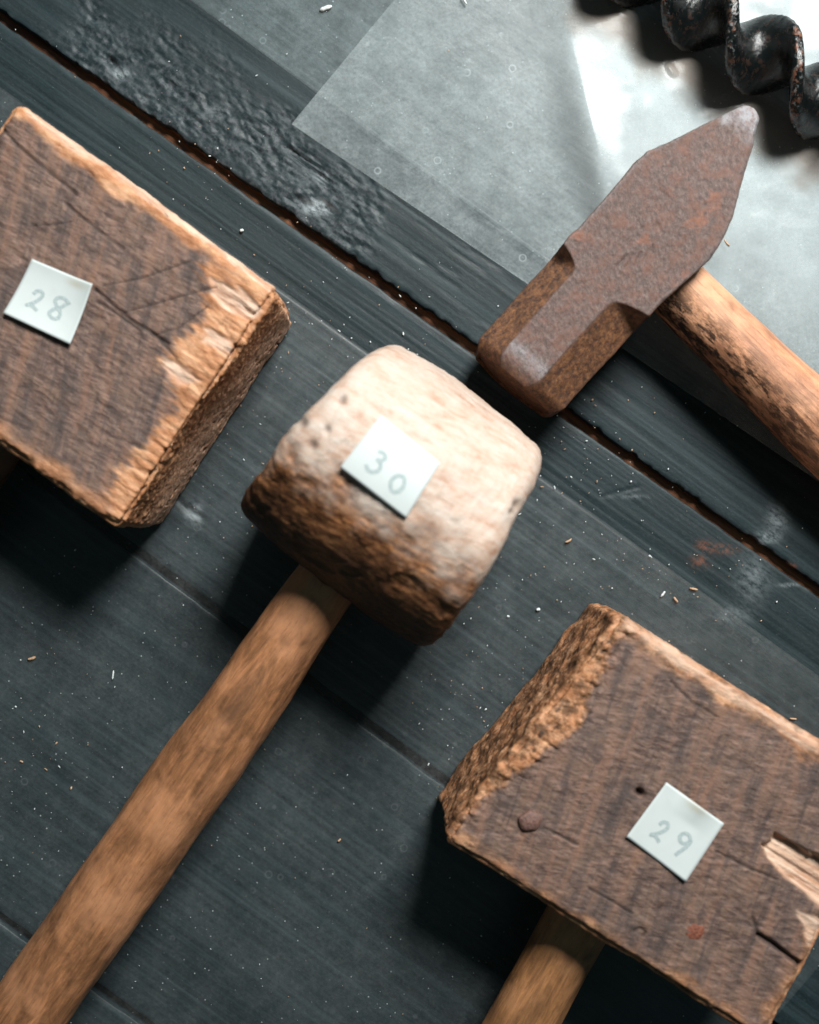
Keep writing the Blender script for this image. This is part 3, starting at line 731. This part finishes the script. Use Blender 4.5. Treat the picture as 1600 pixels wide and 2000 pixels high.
def hammer_head():
    G, F = box_grid(300, 84, 62)
    x0, x1 = loc(1015, 745, .03)[0]-.004, loc(1468, 206, ZH)[0]
    xs = x0+(G[:, 0]+1)/2*(x1-x0)
    lp = np.array(sorted(leftp)); rp = np.array(sorted(rightp))
    yl = np.interp(xs, lp[:, 0], lp[:, 1]); yr = np.interp(xs, rp[:, 0], rp[:, 1])
    # taper to the rounded peen, round off the poll
    kt = np.clip((xs-(x1-.0040))/.0040, 0, 1); tip = np.sqrt(np.clip(1-kt**2, .0, 1))
    mid = (yl+yr)/2; hw = (yl-yr)/2*tip
    kp = np.clip(((x0+.007)-xs)/.007, 0, 1); poll = 1-.16*kp**2
    hw = hw*poll; hz = ZH/2*(1-.13*kp**2)*np.where(True, 1-.10*smooth(x1-.05, x1, xs), 1)
    c = .0118*(1-np.clip((xs+.0225)/.0095, 0, 1)**3.2)          # chamfers stop at the waist in a scoop
    c = np.maximum(c, .0008)
    y = G[:, 1]*hw; z = G[:, 2]*hz
    # chamfer: push the corner in along the octagon
    ay, az = np.abs(y), np.abs(z)
    cy = c*np.where(y < 0, 1.45, 1.05); cz = c*1.0
    over = ay/np.maximum(cy, 1e-6)+az/np.maximum(cz, 1e-6)-(hw/np.maximum(cy, 1e-6)+hz/np.maximum(cz, 1e-6)-1)
    over = np.clip(over, 0, 1)
    # squeeze both coordinates by half the excess
    y = np.sign(y)*(ay-over*cy*.5); z = np.sign(z)*(az-over*cz*.5)
    chm = np.clip(over*6, 0, 1)*smooth(.0012, .004, c)
    # poll face belly
    face0 = G[:, 0] < -.999
    rr = np.clip((G[:, 1]**2+G[:, 2]**2)/2, 0, 1)
    xs = xs+np.where(face0, .0040*rr, 0)
    P = np.stack([xs, mid+y, z], 1)
    N = np.stack([np.where(face0, -1, 0), np.where(np.abs(G[:, 1]) > .999, np.sign(G[:, 1]), 0), np.where(np.abs(G[:, 2]) > .999, np.sign(G[:, 2]), 0)], 1).astype(float)
    N /= np.linalg.norm(N, axis=1)[:, None]+1e-9
    d = fbm(P, (45, 45, 45), 4, 2.)*.0005+fbm(P, (350, 350, 350), 3)*.00018
    Wp = toworld(np.c_[P[:, :2], P[:, 2]+ZH/2+.002], *frh); q = PXY(Wp)
    top = (G[:, 2] > .99)
    for pts, wd, dp in [([(1205, 520), (1225, 500)], 3, .0006), ([(1222, 525), (1236, 498)], 3, .0006), ([(1240, 520), (1252, 494)], 3, .0006), ([(1258, 512), (1268, 488)], 3, .0005),
                        ([(1240, 425), (1250, 445)], 5, .0005), ([(1285, 440), (1292, 455)], 4, .0006), ([(1212, 492), (1228, 470)], 4, .0004), ([(1290, 372), (1300, 382)], 4, .0003), ([(1272, 508), (1276, 480)], 2.5, .0005)]:
        d -= np.where(top, dp*np.exp(-(seg_dist(q, pts)/wd)**2), 0)
    P += N*d[:, None]
    worn = smooth(.016, .003, x1-P[:, 0]+.006*fbm(P, (120, 120, 120), 3))
    edge = smooth(.10, .0, np.minimum(1-np.abs(G[:, 1]), 1))*np.where(top, 1, 0)*.30*smooth(-.02, 0, xs)
    w2 = .55*np.exp(-((seg_dist(q, [(998, 668), (1040, 705), (1068, 734)]))/14.)**2)*np.where(chm < .3, 1, 0)*(q[:, 1] < 745)
    side = np.where(top | face0, 0, 1)
    chm = np.maximum(chm, side*.8); chm = np.maximum(chm, np.where(face0, .9, 0)); chm = np.maximum(chm, smooth(.15, .9, kp)*.8)
    P[:, 2] += ZH/2
    return P, F, dict(chamfer=chm, worn=np.clip(worn+edge+w2, 0, 1))
V, F, at = hammer_head()
hh = mesh_obj('hammer_head', V, F, rusty_iron(), hammer, at)
h0 = W(1250, 491, .027); h1_ = W(1600, 832, .027)
dd = np.array(h1_)-np.array(h0); dl = np.linalg.norm(dd); dd /= dl
def stainh(P, t):
    ca = P[:, 0]
    return smooth(-.002, -.011, -ca+0*t)*smooth(.9, .2, t)*.9+smooth(.16, .08, t)*smooth(.0, .0, t)
ho = handle_obj(hammer, frh, (h0[0], h0[1], .0275), (h0[0]+dd[0]*.26, h0[1]+dd[1]*.26, .0205), [.0140, .0146, .0164, .0172, .0172, .0165], HW_C, 23., wob=.0005,
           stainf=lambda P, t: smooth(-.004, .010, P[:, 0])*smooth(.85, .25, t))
ho.location.z -= .002

# ------------------------------------------------------------------ auger bit
AUG0 = np.array(W(1044, -206, .018)); AUG1 = np.array(W(1661, 234, .018))
def auger():
    ax = AUG1-AUG0; Lg = np.linalg.norm(ax); n = 620; nv = 72
    s = np.linspace(0, Lg, n); pitch = .0365     # half-turn
    ref = np.array(W(1486, 110, .018)); s_ref = ((ref-AUG0)@ax)/Lg
    a = np.linspace(0, 2*math.pi, nv, endpoint=False)
    Rm, Tm = .0188, .0070
    cy = np.cos(a); sy = np.sin(a)
    # flattened bar with thick square-ish rims and a hollowed web
    yy = np.sign(cy)*np.abs(cy)**.62*Rm
    tt = Tm*(.62+.55*(np.abs(yy)/Rm)**2.0)
    zz = np.sign(sy)*np.abs(sy)**.75*tt
    phi = (s-s_ref+.0045)/pitch*math.pi
    Y = yy[None]*np.cos(phi)[:, None]-zz[None]*np.sin(phi)[:, None]
    Z = yy[None]*np.sin(phi)[:, None]+zz[None]*np.cos(phi)[:, None]
    X = np.repeat(s[:, None], nv, 1)
    P = np.stack([X.ravel(), Y.ravel(), Z.ravel()], 1)
    N = P.copy(); N[:, 0] = 0; N /= np.linalg.norm(N, axis=1)[:, None]+1e-9
    P += N*(fbm(P, (120, 120, 120), 4)*.0008+fbm(P, (420, 420, 420), 3, 3.)*.0003)[:, None]
    rim = np.tile(smooth(.90, .995, np.abs(yy)/Rm), n)
    F = list(map(tuple, grid_faces(n, nv, True)))+[tuple(range(nv)), tuple((n-1)*nv+k for k in reversed(range(nv)))]
    return P, F, dict(rim=rim), math.atan2(ax[1], ax[0])
V, F, at, rz = auger()
V[:, 2] += .0200
ag = tag(empty('auger_bit', AUG0[0], AUG0[1], rz), 'thick black twisted iron auger bit with rusty rims on the upper plastic sheet', 'auger bit')
mesh_obj('twisted_shaft', V, F, black_iron(), ag, at)

# ------------------------------------------------------------------ crumbs and chips
CH_W = simple('pale_chip', (.55, .60, .60), (.72, .75, .74), 600)
CH_T = simple('wood_chip', (.36, .20, .11), (.62, .42, .28), 600)
def crumb(cx, cy, r, elong, ang, z):
    n = 6; V = []
    for i in range(n):
        a = 2*math.pi*i/n; k = r*random.uniform(.6, 1.1)
        x = k*math.cos(a)*elong; y = k*math.sin(a)
        V.append((cx+x*math.cos(ang)-y*math.sin(ang), cy+x*math.sin(ang)+y*math.cos(ang), z+r*random.uniform(.1, .35)))
    V.append((cx, cy, z+r*random.uniform(.6, 1.))); V.append((cx, cy, z-.0002))
    F = [(i, (i+1) % n, n) for i in range(n)]+[((i+1) % n, i, n+1) for i in range(n)]
    return V, F
def crumbs(name, N, mat, spread, label):
    Vs, Fs = [], []
    for k in range(N):
        px, py, s = spread()
        x, y = W(px, py); v, f = crumb(x, y, s, random.choice([1, 1, 1.6, 2.6]), random.uniform(0, 3.14), .0008)
        b = len(Vs); Vs += v; Fs += [tuple(i+b for i in t) for t in f]
    return tag(mesh_obj(name, Vs, Fs, mat, None, None, False), label, None, None, 'stuff')
SPOTS = [(480, 900, 160, 200), (1250, 1130, 260, 120), (960, 1400, 160, 200), (1150, 900, 180, 150), (80, 1400, 130, 260), (650, 600, 300, 130), (330, 330, 200, 160)]
def sp_w():
    if random.random() < .45: return random.uniform(-50, 1650), random.uniform(-50, 2050), abs(random.gauss(0, .00012))+.00010
    c = random.choice(SPOTS); return random.gauss(c[0], c[2]*.6), random.gauss(c[1], c[3]*.6), abs(random.gauss(0, .00016))+.00011
crumbs('dust_specks', 480, CH_W, sp_w, 'fine white specks of dust scattered over the boards and plastic')
crumbs('sawdust', 420, CH_T, sp_w, 'tiny tan wood crumbs scattered over the boards and plastic')
def curl(name, px, py, L, wd, ang, bend, mat, label, z=.0012, cat='chip'):
    n = 9; V = []; cx, cy = W(px, py)
    for i in range(n):
        t = i/(n-1)-.5; a = ang+bend*t; x = L*t*math.cos(ang)-bend*L*.35*(t*t-.1)*math.sin(ang); y = L*t*math.sin(ang)+bend*L*.35*(t*t-.1)*math.cos(ang)
        k = wd*(1-(2*t)**4*.65)*random.uniform(.8, 1.1)
        for (o, h) in ((-k, 0), (-k*.5, k*.9), (k*.5, k*.8), (k, 0)):
            V.append((x-o*math.sin(a), y+o*math.cos(a), z+h+.4*abs(bend)*wd*abs(t)))
    F = []
    for i in range(n-1):
        for j in range(4): F.append((i*4+j, i*4+(j+1) % 4, (i+1)*4+(j+1) % 4, (i+1)*4+j))
    F += [(0, 3, 2, 1), ((n-1)*4, (n-1)*4+1, (n-1)*4+2, (n-1)*4+3)]
    o = mesh_obj(name, V, F, mat); o.location = (cx, cy, 0)
    return tag(o, label, cat, 'loose chips lying about the tools')
CH = [('seed_husk', 637, 18, .0062, .0014, .35, .1, CH_W, 'oval white husk near the top edge beside the upper plastic sheet', 'husk'),
      ('wood_shaving', 1110, 1056, .0036, .0006, .5, 1.6, CH_T, 'small curled tan shaving right of the round mallet head', 'shaving'),
      ('pale_chip', 1294, 1160, .0034, .0007, .9, .2, CH_W, 'white chip above the top corner of mallet 29', 'chip'),
      ('wood_shaving', 1319, 1171, .0034, .0006, -.9, .2, CH_T, 'short tan splinter just right of the white chip above mallet 29', 'shaving'),
      ('wood_shaving', 1354, 1150, .0042, .0006, -.2, .1, CH_T, 'straight tan splinter at the plastic edge above mallet 29', 'shaving'),
      ('wood_shaving', 1416, 477, .0042, .0005, -.9, .9, CH_T, 'pink tan sliver on the plastic beside the hammer head', 'shaving'),
      ('pale_splinter', 222, 1318, .0046, .0005, 1.45, .1, CH_W, 'thin upright white splinter left of the round mallet handle', 'splinter'),
      ('pale_chip', 473, 451, .0020, .0008, .2, .1, CH_W, 'round white crumb between the board gap and mallet 28', 'chip'),
      ('wood_shaving', 1548, 1403, .0036, .0005, -.1, .3, CH_T, 'tan splinter beside the far edge of mallet 29', 'shaving'),
      ('wood_shaving', 663, 1640, .0020, .0006, .8, .5, CH_T, 'tiny orange crumb on the board below the centre', 'shaving'),
      ('pale_chip', 1051, 1190, .0020, .0009, .2, .1, CH_W, 'blunt white crumb beside the lower corner of the round mallet head', 'chip'),
      ('pale_splinter', 906, 6, .0052, .0005, -1.0, .1, CH_W, 'thin white splinter at the top edge on the upper plastic sheet', 'splinter'),
      ('wood_shaving', 64, 1285, .0040, .0009, .3, 1.2, CH_T, 'ragged tan wood flake at the left edge below mallet 28', 'shaving')]
for (nm, x, y, L, wd, a, b, mt, lb, ct) in CH:
    z = .0032 if (nm, x) in (('wood_shaving', 1416), ('pale_splinter', 906)) else .0010
    curl(nm, x, y, L, wd, a, b, mt, lb, z, ct)
